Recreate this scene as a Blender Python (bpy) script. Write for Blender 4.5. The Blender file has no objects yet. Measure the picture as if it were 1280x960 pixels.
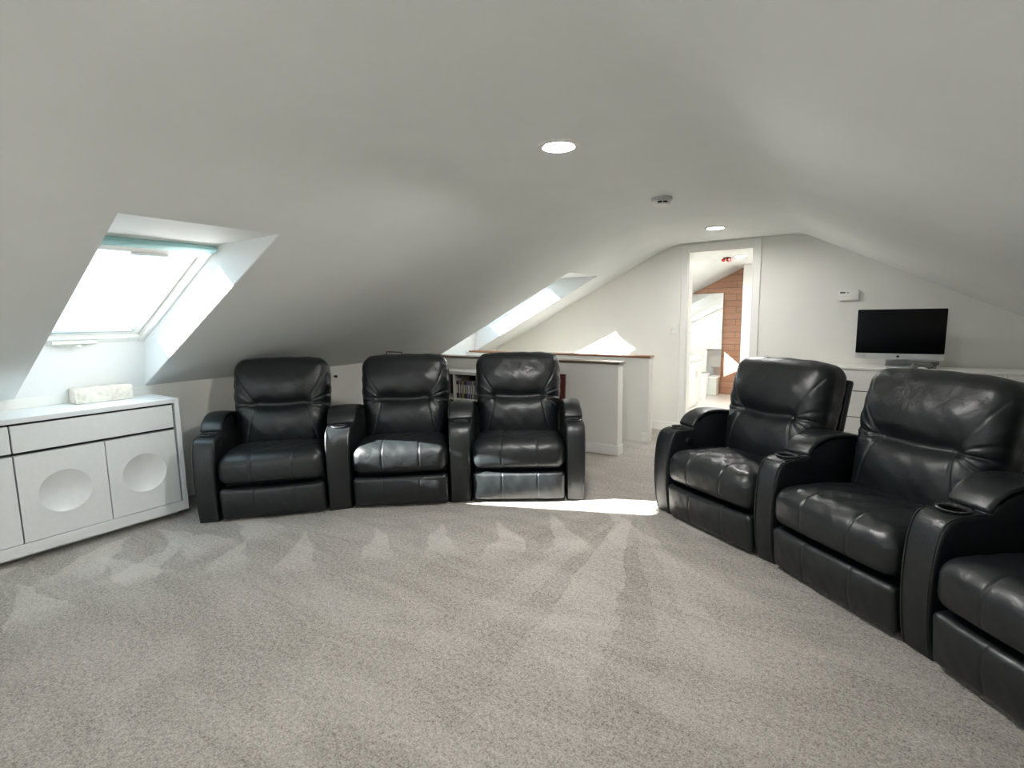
import bpy, bmesh, math, random
import numpy as np
from mathutils import Vector, Matrix
random.seed(7)
SC = bpy.context.scene
COL = SC.collection
PI = math.pi

# ------------------------------------------------------------------ helpers
def link(o, parent=None):
    COL.objects.link(o)
    if parent is not None:
        o.parent = parent
    return o

def mesh_obj(name, verts, faces, mat, parent=None, smooth=False, angle=None):
    me = bpy.data.meshes.new(name)
    me.from_pydata([tuple(map(float, v)) for v in verts], [], [tuple(map(int, f)) for f in faces])
    me.update()
    return finish(name, me, mat, parent, smooth, angle)

def finish(name, me, mat, parent=None, smooth=False, angle=None):
    if mat is not None:
        for m in (mat if isinstance(mat, (list, tuple)) else [mat]):
            me.materials.append(m)
    if smooth or angle is not None:
        me.polygons.foreach_set('use_smooth', [True] * len(me.polygons))
        if angle is not None:
            me.set_sharp_from_angle(angle=math.radians(angle))
    o = bpy.data.objects.new(name, me)
    return link(o, parent)

def bm_obj(name, bm, mat, parent=None, angle=30):
    bmesh.ops.recalc_face_normals(bm, faces=bm.faces[:])
    me = bpy.data.meshes.new(name)
    bm.to_mesh(me); bm.free()
    return finish(name, me, mat, parent, angle=angle)

def box(bm, lo, hi, bev=0.0, seg=2, M=None):
    r = bmesh.ops.create_cube(bm, size=1.0)
    vs = r['verts']
    lo = Vector(lo); hi = Vector(hi)
    c = (lo + hi) / 2; d = hi - lo
    for v in vs:
        v.co = Vector((v.co.x * d.x, v.co.y * d.y, v.co.z * d.z)) + c
    if bev > 0:
        es = list({e for v in vs for e in v.link_edges})
        rr = bmesh.ops.bevel(bm, geom=es, offset=bev, segments=seg, affect='EDGES', profile=0.5)
        vs = list({v for f in rr['faces'] for v in f.verts} | {v for v in vs if v.is_valid})
    if M is not None:
        bmesh.ops.transform(bm, matrix=M, verts=[v for v in vs if v.is_valid])
    return vs

def prism(bm, pts, off):
    """closed polygon pts (3d, planar) extruded by off"""
    off = Vector(off)
    a = [bm.verts.new(Vector(p)) for p in pts]
    b = [bm.verts.new(Vector(p) + off) for p in pts]
    bm.faces.new(a); bm.faces.new(b[::-1])
    n = len(pts)
    for i in range(n):
        bm.faces.new((a[i], b[i], b[(i + 1) % n], a[(i + 1) % n]))

def tube(bm, pts, r, n=8, closed=False, cap=True):
    pts = [Vector(p) for p in pts]
    rings = []
    N = len(pts)
    prev = None
    for i, p in enumerate(pts):
        if closed:
            t = pts[(i + 1) % N] - pts[i - 1]
        else:
            t = pts[min(i + 1, N - 1)] - pts[max(i - 1, 0)]
        t.normalize()
        if prev is None:
            a = t.orthogonal().normalized()
        else:
            a = (prev - t * prev.dot(t)).normalized()
        prev = a
        b = t.cross(a)
        rings.append([bm.verts.new(p + (a * math.cos(2 * PI * k / n) + b * math.sin(2 * PI * k / n)) * r) for k in range(n)])
    for i in range(N if closed else N - 1):
        A, B = rings[i], rings[(i + 1) % N]
        for k in range(n):
            bm.faces.new((A[k], A[(k + 1) % n], B[(k + 1) % n], B[k]))
    if cap and not closed:
        bm.faces.new(rings[0][::-1]); bm.faces.new(rings[-1])

def lathe(bm, prof, n=40, c=(0, 0, 0), axis='z'):
    """prof list of (r, h); r=0 ends collapse to a pole"""
    c = Vector(c); rings = []
    for r, h in prof:
        if r < 1e-6:
            p = [bm.verts.new(c + Vector((0, 0, h)))]
        else:
            p = [bm.verts.new(c + Vector((r * math.cos(2 * PI * k / n), r * math.sin(2 * PI * k / n), h))) for k in range(n)]
        rings.append(p)
    for A, B in zip(rings, rings[1:]):
        for k in range(n):
            k2 = (k + 1) % n
            if len(A) == 1 and len(B) == 1: continue
            if len(A) == 1: bm.faces.new((A[0], B[k2], B[k]))
            elif len(B) == 1: bm.faces.new((A[k], A[k2], B[0]))
            else: bm.faces.new((A[k], A[k2], B[k2], B[k]))

def struct(o, label=None):
    o['kind'] = 'structure'
    if label: o['label'] = label
    return o

def tag(o, label, cat, group=None):
    o['label'] = label; o['category'] = cat
    if group: o['group'] = group
    return o

def empty(name, loc=(0, 0, 0), rz=0.0):
    o = bpy.data.objects.new(name, None)
    o.empty_display_size = 0.1
    o.location = loc; o.rotation_euler = (0, 0, rz)
    return link(o)

# ------------------------------------------------------------------ materials
class NT:
    def __init__(self, name):
        self.m = bpy.data.materials.new(name)
        self.m.use_nodes = True
        self.t = self.m.node_tree
        self.t.nodes.clear()
        self.out = self.n('ShaderNodeOutputMaterial')
    def n(self, kind, **kw):
        nd = self.t.nodes.new(kind)
        for k, v in kw.items():
            setattr(nd, k, v)
        return nd
    def l(self, a, b):
        self.t.links.new(a, b)
    def val(self, x, sock):
        if hasattr(x, 'is_output'): self.l(x, sock)
        else: sock.default_value = x
    def math(self, op, a, b=None, c=None, clamp=False):
        nd = self.n('ShaderNodeMath', operation=op, use_clamp=clamp)
        self.val(a, nd.inputs[0])
        if b is not None: self.val(b, nd.inputs[1])
        if c is not None: self.val(c, nd.inputs[2])
        return nd.outputs[0]
    def coords(self):
        return self.n('ShaderNodeTexCoord').outputs['Object']
    def world(self):
        return self.n('ShaderNodeNewGeometry').outputs['Position']
    def noise(self, vec, scale, detail=2.0, rough=0.5, dist=0.0):
        nd = self.n('ShaderNodeTexNoise')
        self.l(vec, nd.inputs['Vector'])
        nd.inputs['Scale'].default_value = scale
        nd.inputs['Detail'].default_value = detail
        nd.inputs['Roughness'].default_value = rough
        nd.inputs['Distortion'].default_value = dist
        return nd.outputs['Fac']
    def ramp(self, fac, stops):
        nd = self.n('ShaderNodeValToRGB')
        self.l(fac, nd.inputs[0])
        el = nd.color_ramp.elements
        while len(el) < len(stops): el.new(0.5)
        for e, (p, c) in zip(el, stops):
            e.position = p; e.color = tuple(c) + (1.0,) if len(c) == 3 else c
        return nd.outputs[0]
    def bsdf(self, color, rough=0.5, metal=0.0, spec=0.5, coat=0.0, normal=None):
        b = self.n('ShaderNodeBsdfPrincipled')
        if hasattr(color, 'is_output'): self.l(color, b.inputs['Base Color'])
        else: b.inputs['Base Color'].default_value = tuple(color) + (1.0,)
        self.val(rough, b.inputs['Roughness'])
        b.inputs['Metallic'].default_value = metal
        b.inputs['Specular IOR Level'].default_value = spec
        b.inputs['Coat Weight'].default_value = coat
        if normal is not None: self.l(normal, b.inputs['Normal'])
        self.l(b.outputs[0], self.out.inputs[0])
        return b
    def bump(self, h, strength=0.3, dist=0.01, normal=None):
        nd = self.n('ShaderNodeBump')
        nd.inputs['Strength'].default_value = strength
        nd.inputs['Distance'].default_value = dist
        self.l(h, nd.inputs['Height'])
        if normal is not None: self.l(normal, nd.inputs['Normal'])
        return nd.outputs[0]

def paint(name, col, rough=0.6, var=0.02, bump=0.05, scale=60.0):
    t = NT(name)
    v = t.coords()
    f = t.noise(v, 3.0, 3)
    c = t.ramp(f, [(0.3, [x * (1 - var) for x in col]), (0.7, [min(1, x * (1 + var)) for x in col])])
    t.bsdf(c, rough, normal=t.bump(t.noise(v, scale, 3), bump, 0.002))
    return t.m

def plain(name, col, rough=0.5, metal=0.0, spec=0.5, coat=0.0):
    t = NT(name)
    v = t.coords()
    c = t.ramp(t.noise(v, 40.0, 2), [(0.0, [x * 0.96 for x in col]), (1.0, [min(1, x * 1.04) for x in col])])
    t.bsdf(c, rough, metal, spec, coat)
    return t.m

def emit(name, col, s):
    t = NT(name)
    e = t.n('ShaderNodeEmission')
    e.inputs[0].default_value = tuple(col) + (1.0,)
    e.inputs[1].default_value = s
    t.l(e.outputs[0], t.out.inputs[0])
    return t.m

def glass_mat(name):
    t = NT(name)
    tr = t.n('ShaderNodeBsdfTransparent'); tr.inputs[0].default_value = (0.96, 0.98, 0.98, 1)
    gl = t.n('ShaderNodeBsdfGlossy'); gl.inputs['Roughness'].default_value = 0.02
    mx = t.n('ShaderNodeMixShader')
    mx.inputs[0].default_value = 0.05
    t.l(tr.outputs[0], mx.inputs[1]); t.l(gl.outputs[0], mx.inputs[2])
    t.l(mx.outputs[0], t.out.inputs[0])
    return t.m

def leather_mat():
    t = NT('black_leather')
    v = t.coords()
    big = t.noise(v, 5.0, 4, 0.55)
    vo = t.n('ShaderNodeTexVoronoi'); t.l(v, vo.inputs['Vector']); vo.inputs['Scale'].default_value = 260.0
    fine = t.noise(v, 90.0, 4)
    col = t.ramp(big, [(0.25, (0.0048, 0.0066, 0.0076)), (0.75, (0.0082, 0.0106, 0.0120))])
    ro = t.math('MULTIPLY_ADD', fine, 0.14, 0.325)
    h = t.math('ADD', t.math('MULTIPLY', vo.outputs['Distance'], 0.6), t.math('MULTIPLY', fine, 0.7))
    b1 = t.bump(h, 0.16, 0.0015)
    crease = t.noise(v, 13.0, 4, 0.55, 1.2)
    b2 = t.bump(crease, 0.22, 0.012, b1)
    t.bsdf(col, ro, spec=0.62, normal=b2)
    return t.m

def carpet_mat():
    t = NT('beige_carpet')
    v = t.world()
    sx = t.n('ShaderNodeSeparateXYZ'); t.l(v, sx.inputs[0])
    X, Y = sx.outputs[0], sx.outputs[1]
    wob = t.noise(v, 2.2, 3)
    wob2 = t.noise(v, 9.0, 2)
    def wedges(dist, along, freq, reach, grow, seed):
        # spear-shaped vacuum marks: apex at the furniture edge, widening away from it
        a = t.math('ADD', t.math('MULTIPLY', along, freq), t.math('MULTIPLY', wob, 0.9))
        a = t.math('ADD', a, seed)
        cell = t.math('FLOOR', a)
        wn = t.n('ShaderNodeTexWhiteNoise', noise_dimensions='1D'); t.l(cell, wn.inputs['W'])
        wn2 = t.n('ShaderNodeTexWhiteNoise', noise_dimensions='1D'); t.l(t.math('ADD', cell, 31.7), wn2.inputs['W'])
        rnd, rnd2 = wn.outputs['Value'], wn2.outputs['Value']
        d0 = t.math('SUBTRACT', dist, t.math('MULTIPLY_ADD', rnd, 0.20, 0.02))
        # the spear leans to one side: its axis drifts as it leaves the edge
        ax = t.math('ADD', 0.5, t.math('MULTIPLY', d0, t.math('MULTIPLY_ADD', rnd2, 0.7, -0.15)))
        f = t.math('ABSOLUTE', t.math('SUBTRACT', t.math('FRACT', a), ax))
        w = t.math('MULTIPLY', d0, grow)
        inside = t.math('MULTIPLY', t.math('SUBTRACT', w, f), 22.0, clamp=True)
        lim = t.math('ADD', reach, t.math('MULTIPLY', rnd2, -0.22))
        lim = t.math('ADD', lim, t.math('MULTIPLY', wob2, 0.16))
        fade = t.math('MULTIPLY', t.math('SUBTRACT', lim, dist), 6.0, clamp=True)
        return t.math('MULTIPLY', inside, fade)
    # by the cabinet (x = -3.9)
    w1 = wedges(t.math('ADD', X, 3.86), Y, 2.7, 0.80, 0.62, 0.2)
    # along the left row of recliners: the line through (-3.5,1.65) running at 40 degrees
    c, s = math.cos(math.radians(41)), math.sin(math.radians(41))
    rx = t.math('ADD', X, 3.5); ry = t.math('SUBTRACT', Y, 1.66)
    al = t.math('ADD', t.math('MULTIPLY', rx, c), t.math('MULTIPLY', ry, s))
    di = t.math('SUBTRACT', t.math('MULTIPLY', rx, s), t.math('MULTIPLY', ry, c))
    w2 = wedges(di, al, 2.5, 0.72, 0.60, 5.4)
    # long strokes fanning out from the passage between the rows
    px = t.math('ADD', X, 1.3); py = t.math('SUBTRACT', Y, 3.5)
    ang = t.math('ARCTAN2', px, t.math('MULTIPLY', py, -1.0))
    rad = t.math('SQRT', t.math('ADD', t.math('MULTIPLY', px, px), t.math('MULTIPLY', py, py)))
    aa = t.math('ADD', t.math('MULTIPLY', ang, 10.0), t.math('MULTIPLY', wob, 2.0))
    cell = t.math('FLOOR', aa)
    wn = t.n('ShaderNodeTexWhiteNoise', noise_dimensions='1D'); t.l(cell, wn.inputs['W'])
    stroke = t.math('SUBTRACT', wn.outputs['Value'], 0.5)
    edge = t.math('MULTIPLY', t.math('SUBTRACT', t.math('ABSOLUTE', t.math('SUBTRACT', t.math('FRACT', aa), 0.5)), 0.40), 5.0, clamp=True)
    fadeout = t.math('MULTIPLY', t.math('SUBTRACT', 2.6, rad), 0.7, clamp=True)
    stroke = t.math('MULTIPLY', t.math('SUBTRACT', stroke, t.math('MULTIPLY', edge, 0.25)), fadeout)
    # broad arcs of lying pile
    mp = t.n('ShaderNodeMapping'); t.l(v, mp.inputs[0]); mp.inputs['Rotation'].default_value = (0, 0, 0.6); mp.inputs['Scale'].default_value = (0.9, 3.2, 1)
    arcs = t.noise(mp.outputs[0], 1.5, 3, 0.6, 0.8)
    arcs = t.math('SUBTRACT', t.math('MULTIPLY', t.math('SUBTRACT', arcs, 0.42), 5.0, clamp=True), 0.5)
    nap = t.math('ADD', t.math('MULTIPLY', w1, 0.62), t.math('MULTIPLY', w2, 0.62))
    nap = t.math('ADD', nap, t.math('MULTIPLY', t.math('MULTIPLY', stroke, t.math('MULTIPLY', t.math('MULTIPLY', py, -2.0), 1.0, clamp=True)), 0.55))
    nap = t.math('ADD', nap, t.math('MULTIPLY', arcs, 0.34))
    # tufts
    tuft = t.noise(v, 150.0, 2, 0.6)
    tuft2 = t.noise(v, 55.0, 3, 0.6)
    g = t.math('ADD', t.math('MULTIPLY', tuft, 0.6), t.math('MULTIPLY', tuft2, 0.4))
    g = t.math('ADD', g, t.math('MULTIPLY', nap, 0.165))
    col = t.ramp(g, [(0.30, (0.175, 0.152, 0.132)), (0.46, (0.395, 0.362, 0.328)), (0.66, (0.63, 0.592, 0.545))])
    b = t.bump(t.math('ADD', tuft, tuft2), 0.9, 0.012)
    t.bsdf(col, 0.95, spec=0.1, normal=b)
    return t.m

def brownwall_mat():
    t = NT('brown_wood_tile')
    v = t.world()
    sx = t.n('ShaderNodeSeparateXYZ'); t.l(v, sx.inputs[0])
    cb = t.n('ShaderNodeCombineXYZ'); t.l(sx.outputs[0], cb.inputs[0]); t.l(sx.outputs[2], cb.inputs[1])
    br = t.n('ShaderNodeTexBrick'); t.l(cb.outputs[0], br.inputs['Vector'])
    br.inputs['Color1'].default_value = (0.46, 0.245, 0.155, 1); br.inputs['Color2'].default_value = (0.54, 0.31, 0.205, 1)
    br.inputs['Mortar'].default_value = (0.30, 0.17, 0.11, 1)
    br.inputs['Scale'].default_value = 1.0; br.inputs['Brick Width'].default_value = 0.9; br.inputs['Row Height'].default_value = 0.105
    br.inputs['Mortar Size'].default_value = 0.006; br.inputs['Mortar Smooth'].default_value = 0.3
    mp = t.n('ShaderNodeMapping'); t.l(v, mp.inputs[0]); mp.inputs['Scale'].default_value = (1.2, 1, 14)
    gr = t.noise(mp.outputs[0], 3.0, 4, 0.6, 0.5)
    mx = t.n('ShaderNodeMix', data_type='RGBA', blend_type='MULTIPLY'); mx.inputs[0].default_value = 0.55
    t.l(br.outputs[0], mx.inputs[6]); t.l(t.ramp(gr, [(0.3, (0.65, 0.6, 0.6)), (0.7, (1.15, 1.1, 1.05))]), mx.inputs[7])
    t.bsdf(mx.outputs[2], 0.4)
    return t.m

def wood_mat(name, c1, c2):
    t = NT(name)
    v = t.coords()
    mp = t.n('ShaderNodeMapping'); t.l(v, mp.inputs[0]); mp.inputs['Scale'].default_value = (2, 18, 18)
    g = t.noise(mp.outputs[0], 3.0, 4, 0.6, 0.6)
    t.bsdf(t.ramp(g, [(0.3, c1), (0.7, c2)]), 0.35)
    return t.m

def stone_mat():
    t = NT('cream_stone')
    v = t.coords()
    a = t.noise(v, 24.0, 5, 0.65, 0.6)
    b = t.noise(v, 90.0, 3)
    g = t.math('ADD', t.math('MULTIPLY', a, 0.7), t.math('MULTIPLY', b, 0.3))
    t.bsdf(t.ramp(g, [(0.32, (0.50, 0.46, 0.38)), (0.5, (0.70, 0.66, 0.58)), (0.7, (0.82, 0.79, 0.72))]), 0.5,
           normal=t.bump(g, 0.2, 0.003))
    return t.m

M_WALL = paint('warm_white_wall', (0.80, 0.785, 0.745), 0.7)
M_CEIL = paint('white_ceiling', (0.785, 0.81, 0.80), 0.75)
M_TRIM = paint('white_trim', (0.84, 0.83, 0.80), 0.4, 0.01, 0.01)
M_WELL = paint('white_reveal', (0.80, 0.80, 0.79), 0.55, 0.01, 0.02)
M_CARPET = carpet_mat()
M_LEATHER = leather_mat()
M_PIPE = plain('leather_piping', (0.014, 0.0145, 0.015), 0.35, spec=0.6)
M_BLACK = plain('black_plastic', (0.006, 0.006, 0.006), 0.45)
M_CUP = plain('cup_lining', (0.002, 0.002, 0.002), 0.8, spec=0.1)
M_RING = plain('cup_ring', (0.05, 0.05, 0.052), 0.25, spec=0.7)
M_LACQ = plain('white_lacquer', (0.80, 0.81, 0.81), 0.28)
M_LACQ2 = plain('white_lacquer_matt', (0.84, 0.83, 0.80), 0.4)
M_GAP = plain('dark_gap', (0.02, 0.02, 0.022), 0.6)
M_FRAME = plain('white_window_paint', (0.85, 0.85, 0.83), 0.35)
M_HANDLE = plain('cream_window_handle', (0.62, 0.63, 0.56), 0.4)
M_GREYBAR = plain('grey_seal', (0.36, 0.39, 0.41), 0.4)
M_TEAL = plain('teal_blind_cassette', (0.33, 0.56, 0.57), 0.5)
M_GLASS = glass_mat('window_glass')
M_ALU = plain('silver_aluminium', (0.70, 0.70, 0.70), 0.35, 0.6)
M_SCREEN = plain('black_screen_glass', (0.002, 0.002, 0.002), 0.2, spec=0.12)
M_GREY = plain('grey_plastic', (0.30, 0.30, 0.295), 0.5)
M_WHITEP = plain('white_plastic', (0.82, 0.81, 0.78), 0.4)
M_LCD = plain('dark_display', (0.07, 0.075, 0.06), 0.3)
LAMPS = {k: emit('lamp_diffuser_' + k, (1.0, 0.985, 0.955), v) for k, v in (('near', 780.0), ('doorway', 440.0), ('rear', 330.0), ('bathroom', 1100.0))}  # the rear strength serves the fill lamps added behind the camera
M_BROWN = brownwall_mat()
M_CAPWOOD = wood_mat('reddish_wood_cap', (0.20, 0.075, 0.035), (0.34, 0.15, 0.075))
M_CAPDARK = wood_mat('polished_brown_cap', (0.12, 0.075, 0.055), (0.19, 0.13, 0.10))
M_REDWOOD = wood_mat('dark_red_panel', (0.085, 0.018, 0.014), (0.13, 0.032, 0.024))
M_SHELF = plain('white_bookcase', (0.76, 0.75, 0.70), 0.45)
M_STONE = stone_mat()
M_TILE = plain('white_floor_tile', (0.80, 0.77, 0.72), 0.2)
M_CERAM = plain('white_ceramic', (0.86, 0.86, 0.85), 0.12)
M_RED = plain('red_glass', (0.42, 0.025, 0.02), 0.25)
M_MIRROR = None
_t = NT('mirror_silver'); _t.bsdf((0.92, 0.93, 0.93), 0.0, 1.0); M_MIRROR = _t.m
M_BLUEBIN = plain('pale_green_white', (0.72, 0.76, 0.70), 0.4)
M_WIRE = plain('dark_wire', (0.03, 0.03, 0.03), 0.4, 0.5)

# ------------------------------------------------------------------ room dimensions (metres)
SL = 0.501; C0 = 3.066            # left slope: z = SL*x + C0
ZF = 2.137                        # flat strip of ceiling
XK = -4.323; ZK = SL * XK + C0    # knee wall
XL = (ZF - C0) / SL               # left crease
XR = -0.565                       # right crease
SR = 0.508                        # right slope
XW = 1.90; ZW = ZF - SR * (XW - XR)
Y0, D = -3.3, 6.037
FOFF = 3.36 - C0                  # frame plane of the skylights lies this much above the slope
WX1 = -2.532                      # top edge of the skylight openings
WINS = [(-2.98, -2.272), (0.925, 1.634), (4.83, 5.516)]
TH = 0.14                         # far wall thickness

# floor
bm = bmesh.new(); box(bm, (XK - .2, Y0 - .2, -.12), (XW + .2, D + .01, 0.0)); struct(bm_obj('floor', bm, M_CARPET), 'beige cut pile carpet with vacuum marks')

# left slope with the openings; the creases with the flat strip are softly rounded
FL, FR = .17, .07                      # tangent lengths of the rounded creases
XLF = XL - FL * math.cos(math.atan(SL)); XRF = XR + FR * math.cos(math.atan(SR))
bm = bmesh.new()
ys = [Y0 - .1] + [y for wn_ in WINS for y in wn_] + [D + .05]
up = Vector((-SL, 0, 1)).normalized() * 0.06
def sl(x, y): return Vector((x, y, SL * x + C0))
for i in range(7):
    xs = [(XK - .06, WX1), (WX1, XLF)] if i % 2 == 0 else [(WX1, XLF)]
    for xa, xb in xs:
        prism(bm, [sl(xa, ys[i]), sl(xb, ys[i]), sl(xb, ys[i + 1]), sl(xa, ys[i + 1])], up)
struct(bm_obj('ceiling_left', bm, M_CEIL, angle=None), 'left sloping ceiling with two skylight openings')
prof = []
def bez(p0, p1, p2, n):
    return [tuple((1 - t) ** 2 * a + 2 * t * (1 - t) * b + t * t * c for a, b, c in zip(p0, p1, p2)) for t in [k / n for k in range(n + 1)]]
prof = bez((XLF, SL * XLF + C0), (XL, ZF), (XL + FL, ZF), 14) + bez((XR - FR, ZF), (XR, ZF), (XRF, ZF - SR * (XRF - XR)), 10)
bm = bmesh.new()
low = [[bm.verts.new((x, y, z)) for x, z in prof] for y in (Y0 - .1, D + .05)]
top = [[bm.verts.new((x, y, z + .08)) for x, z in prof] for y in (Y0 - .1, D + .05)]
for k in range(len(prof) - 1):
    bm.faces.new((low[0][k], low[1][k], low[1][k + 1], low[0][k + 1]))
    bm.faces.new((top[0][k], top[0][k + 1], top[1][k + 1], top[1][k]))
    for e in (0, 1): bm.faces.new((low[e][k], low[e][k + 1], top[e][k + 1], top[e][k]))
for k in (0, -1): bm.faces.new((low[0][k], low[1][k], top[1][k], top[0][k]))
struct(bm_obj('ceiling', bm, M_CEIL, angle=30), 'narrow flat strip of ceiling along the ridge')
bm = bmesh.new()
zr = lambda x: ZF - SR * (x - XR)
prism(bm, [(XRF, Y0 - .1, zr(XRF)), (XW + .05, Y0 - .1, zr(XW + .05)), (XW + .05, D + .05, zr(XW + .05)), (XRF, D + .05, zr(XRF))], Vector((SR, 0, 1)).normalized() * .08)
struct(bm_obj('ceiling_right', bm, M_CEIL), 'right sloping ceiling')
# walls
bm = bmesh.new(); box(bm, (XK - .12, Y0, 0), (XK, D, ZK + .0)); struct(bm_obj('wall_left', bm, M_WALL), 'low knee wall under the left slope')
bm = bmesh.new(); box(bm, (XW, Y0, 0), (XW + .12, D, ZW)); struct(bm_obj('wall_right', bm, M_WALL))
DX0, DX1, DZ = -1.674, -1.002, 2.047           # door opening
def gable(bm, y, dy, x0, x1):
    """vertical wall slice between x0 and x1 below the roof line"""
    def top(x):
        if x < XL: return SL * x + C0
        if x > XR: return ZF - SR * (x - XR)
        return ZF
    xs = sorted({x0, x1} | {x for x in (XL, XR) if x0 < x < x1})
    prism(bm, [(x0, y, 0), (x1, y, 0)] + [(x, y, top(x) + .02) for x in xs[::-1]], (0, dy, 0))
GX0, GX1, GZ0, GZ1 = -1.65, -.35, .45, 1.80
bm = bmesh.new(); gable(bm, Y0, -.12, XK - .1, GX0); gable(bm, Y0, -.12, GX1, XW + .1)
prism(bm, [(GX0, Y0, 0), (GX1, Y0, 0), (GX1, Y0, GZ0), (GX0, Y0, GZ0)], (0, -.12, 0))
prism(bm, [(GX0, Y0, GZ1), (GX1, Y0, GZ1), (GX1, Y0, ZF + .02), (GX0, Y0, ZF + .02)], (0, -.12, 0))
struct(bm_obj('wall_back', bm, M_WALL))
gw = struct(empty('added_gable_window', ((GX0 + GX1) / 2, Y0, GZ0)), 'unseen gable window added in the wall behind the camera to brighten the room')  # added out of view so sun and sky brighten the room
GM = Matrix.Translation((-(GX0 + GX1) / 2, -Y0, -GZ0))
bm = bmesh.new()
for a_, b_ in ((GX0, GX0 + .06), (GX1 - .06, GX1), ((GX0 + GX1) / 2 - .03, (GX0 + GX1) / 2 + .03)):
    box(bm, (a_, Y0 - .09, GZ0), (b_, Y0 - .02, GZ1), .004, 1, GM)
for a_, b_ in ((GZ0, GZ0 + .06), (GZ1 - .06, GZ1)):
    box(bm, (GX0 + .06, Y0 - .088, a_), (GX1 - .06, Y0 - .022, b_), .004, 1, GM)
bm_obj('frame', bm, M_FRAME, gw)
bm = bmesh.new(); box(bm, (GX0 + .05, Y0 - .058, GZ0 + .05), (GX1 - .05, Y0 - .052, GZ1 - .05), 0, 1, GM); bm_obj('glass_pane', bm, M_GLASS, gw)
bm = bmesh.new()
gable(bm, D, TH, XK - .1, DX0); gable(bm, D, TH, DX1, XW + .1)
prism(bm, [(DX0, D, DZ), (DX1, D, DZ), (DX1, D, ZF + .02), (DX0, D, ZF + .02)], (0, TH, 0))
struct(bm_obj('wall_far', bm, M_WALL), 'far gable wall')
# baseboards
def board(name, lo, hi):
    bm = bmesh.new(); box(bm, lo, hi, .004, 1); return struct(bm_obj(name, bm, M_TRIM))
board('baseboard_far', (XK + .02, D - .015, 0), (DX0 - .075, D - .001, .105))
board('baseboard_left', (XK + .001, 1.72, 0), (XK + .015, 4.64, .105))

# door casing and jamb lining
door = struct(empty('door_1', ((DX0 + DX1) / 2, D, 0)), 'white doorway in the far wall')
dm = Matrix.Translation((-(DX0 + DX1) / 2, -D, 0))
bm = bmesh.new()
cw = .072
box(bm, (DX0 - cw, D - .018, 0), (DX0, D - .001, DZ + .075), .003, 1, dm)
box(bm, (DX1, D - .018, 0), (DX1 + cw, D - .001, DZ + .075), .003, 1, dm)
box(bm, (DX0, D - .018, DZ), (DX1, D - .001, DZ + .075), .003, 1, dm)
bm_obj('door_casing', bm, M_TRIM, door)
bm = bmesh.new()
box(bm, (DX0 - .001, D - .004, 0), (DX0 + .012, D + TH + .004, DZ), 0, 1, dm)
box(bm, (DX1 - .012, D - .004, 0), (DX1 + .001, D + TH + .004, DZ), 0, 1, dm)
box(bm, (DX0 + .012, D - .004, DZ - .012), (DX1 - .012, D + TH + .004, DZ + .001), 0, 1, dm)
bm_obj('door_jamb', bm, M_TRIM, door)

# ------------------------------------------------------------------ stair half walls
HY = 4.671; HX = -1.925; HZ = .893
bm = bmesh.new(); box(bm, (XK + .001, HY, 0), (HX, HY + .115, HZ)); struct(bm_obj('wall_stair_near', bm, M_WALL), 'low half wall beside the stair, nearer one')
bm = bmesh.new(); box(bm, (XK + .001, HY - .024, HZ + .001), (HX + .018, HY + .139, HZ + .024), .004, 1); struct(bm_obj('trim_1', bm, M_CAPDARK), 'flat cap on the nearer half wall')
bm = bmesh.new()
box(bm, (XK + .02, HY - .013, 0), (HX + .013, HY - .001, .10), .004, 1)
box(bm, (HX + .001, HY - .001, 0), (HX + .013, HY + .115, .10), .004, 1)
struct(bm_obj('baseboard_stair', bm, M_TRIM))
BY = 5.35; BX = -1.86
bm = bmesh.new(); box(bm, (XK + .001, BY, 0), (BX, BY + .11, .905)); struct(bm_obj('wall_stair_far', bm, M_WALL), 'low half wall beside the stair, farther one')
bm = bmesh.new(); box(bm, (XK + .05, BY - .012, .906), (BX + .012, BY + .122, .926), .004, 1); struct(bm_obj('trim_2', bm, M_CAPWOOD), 'reddish wood cap on the farther half wall')
board('baseboard_stair_far', (HX, BY - .012, 0), (BX, BY - .001, .10))

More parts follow.
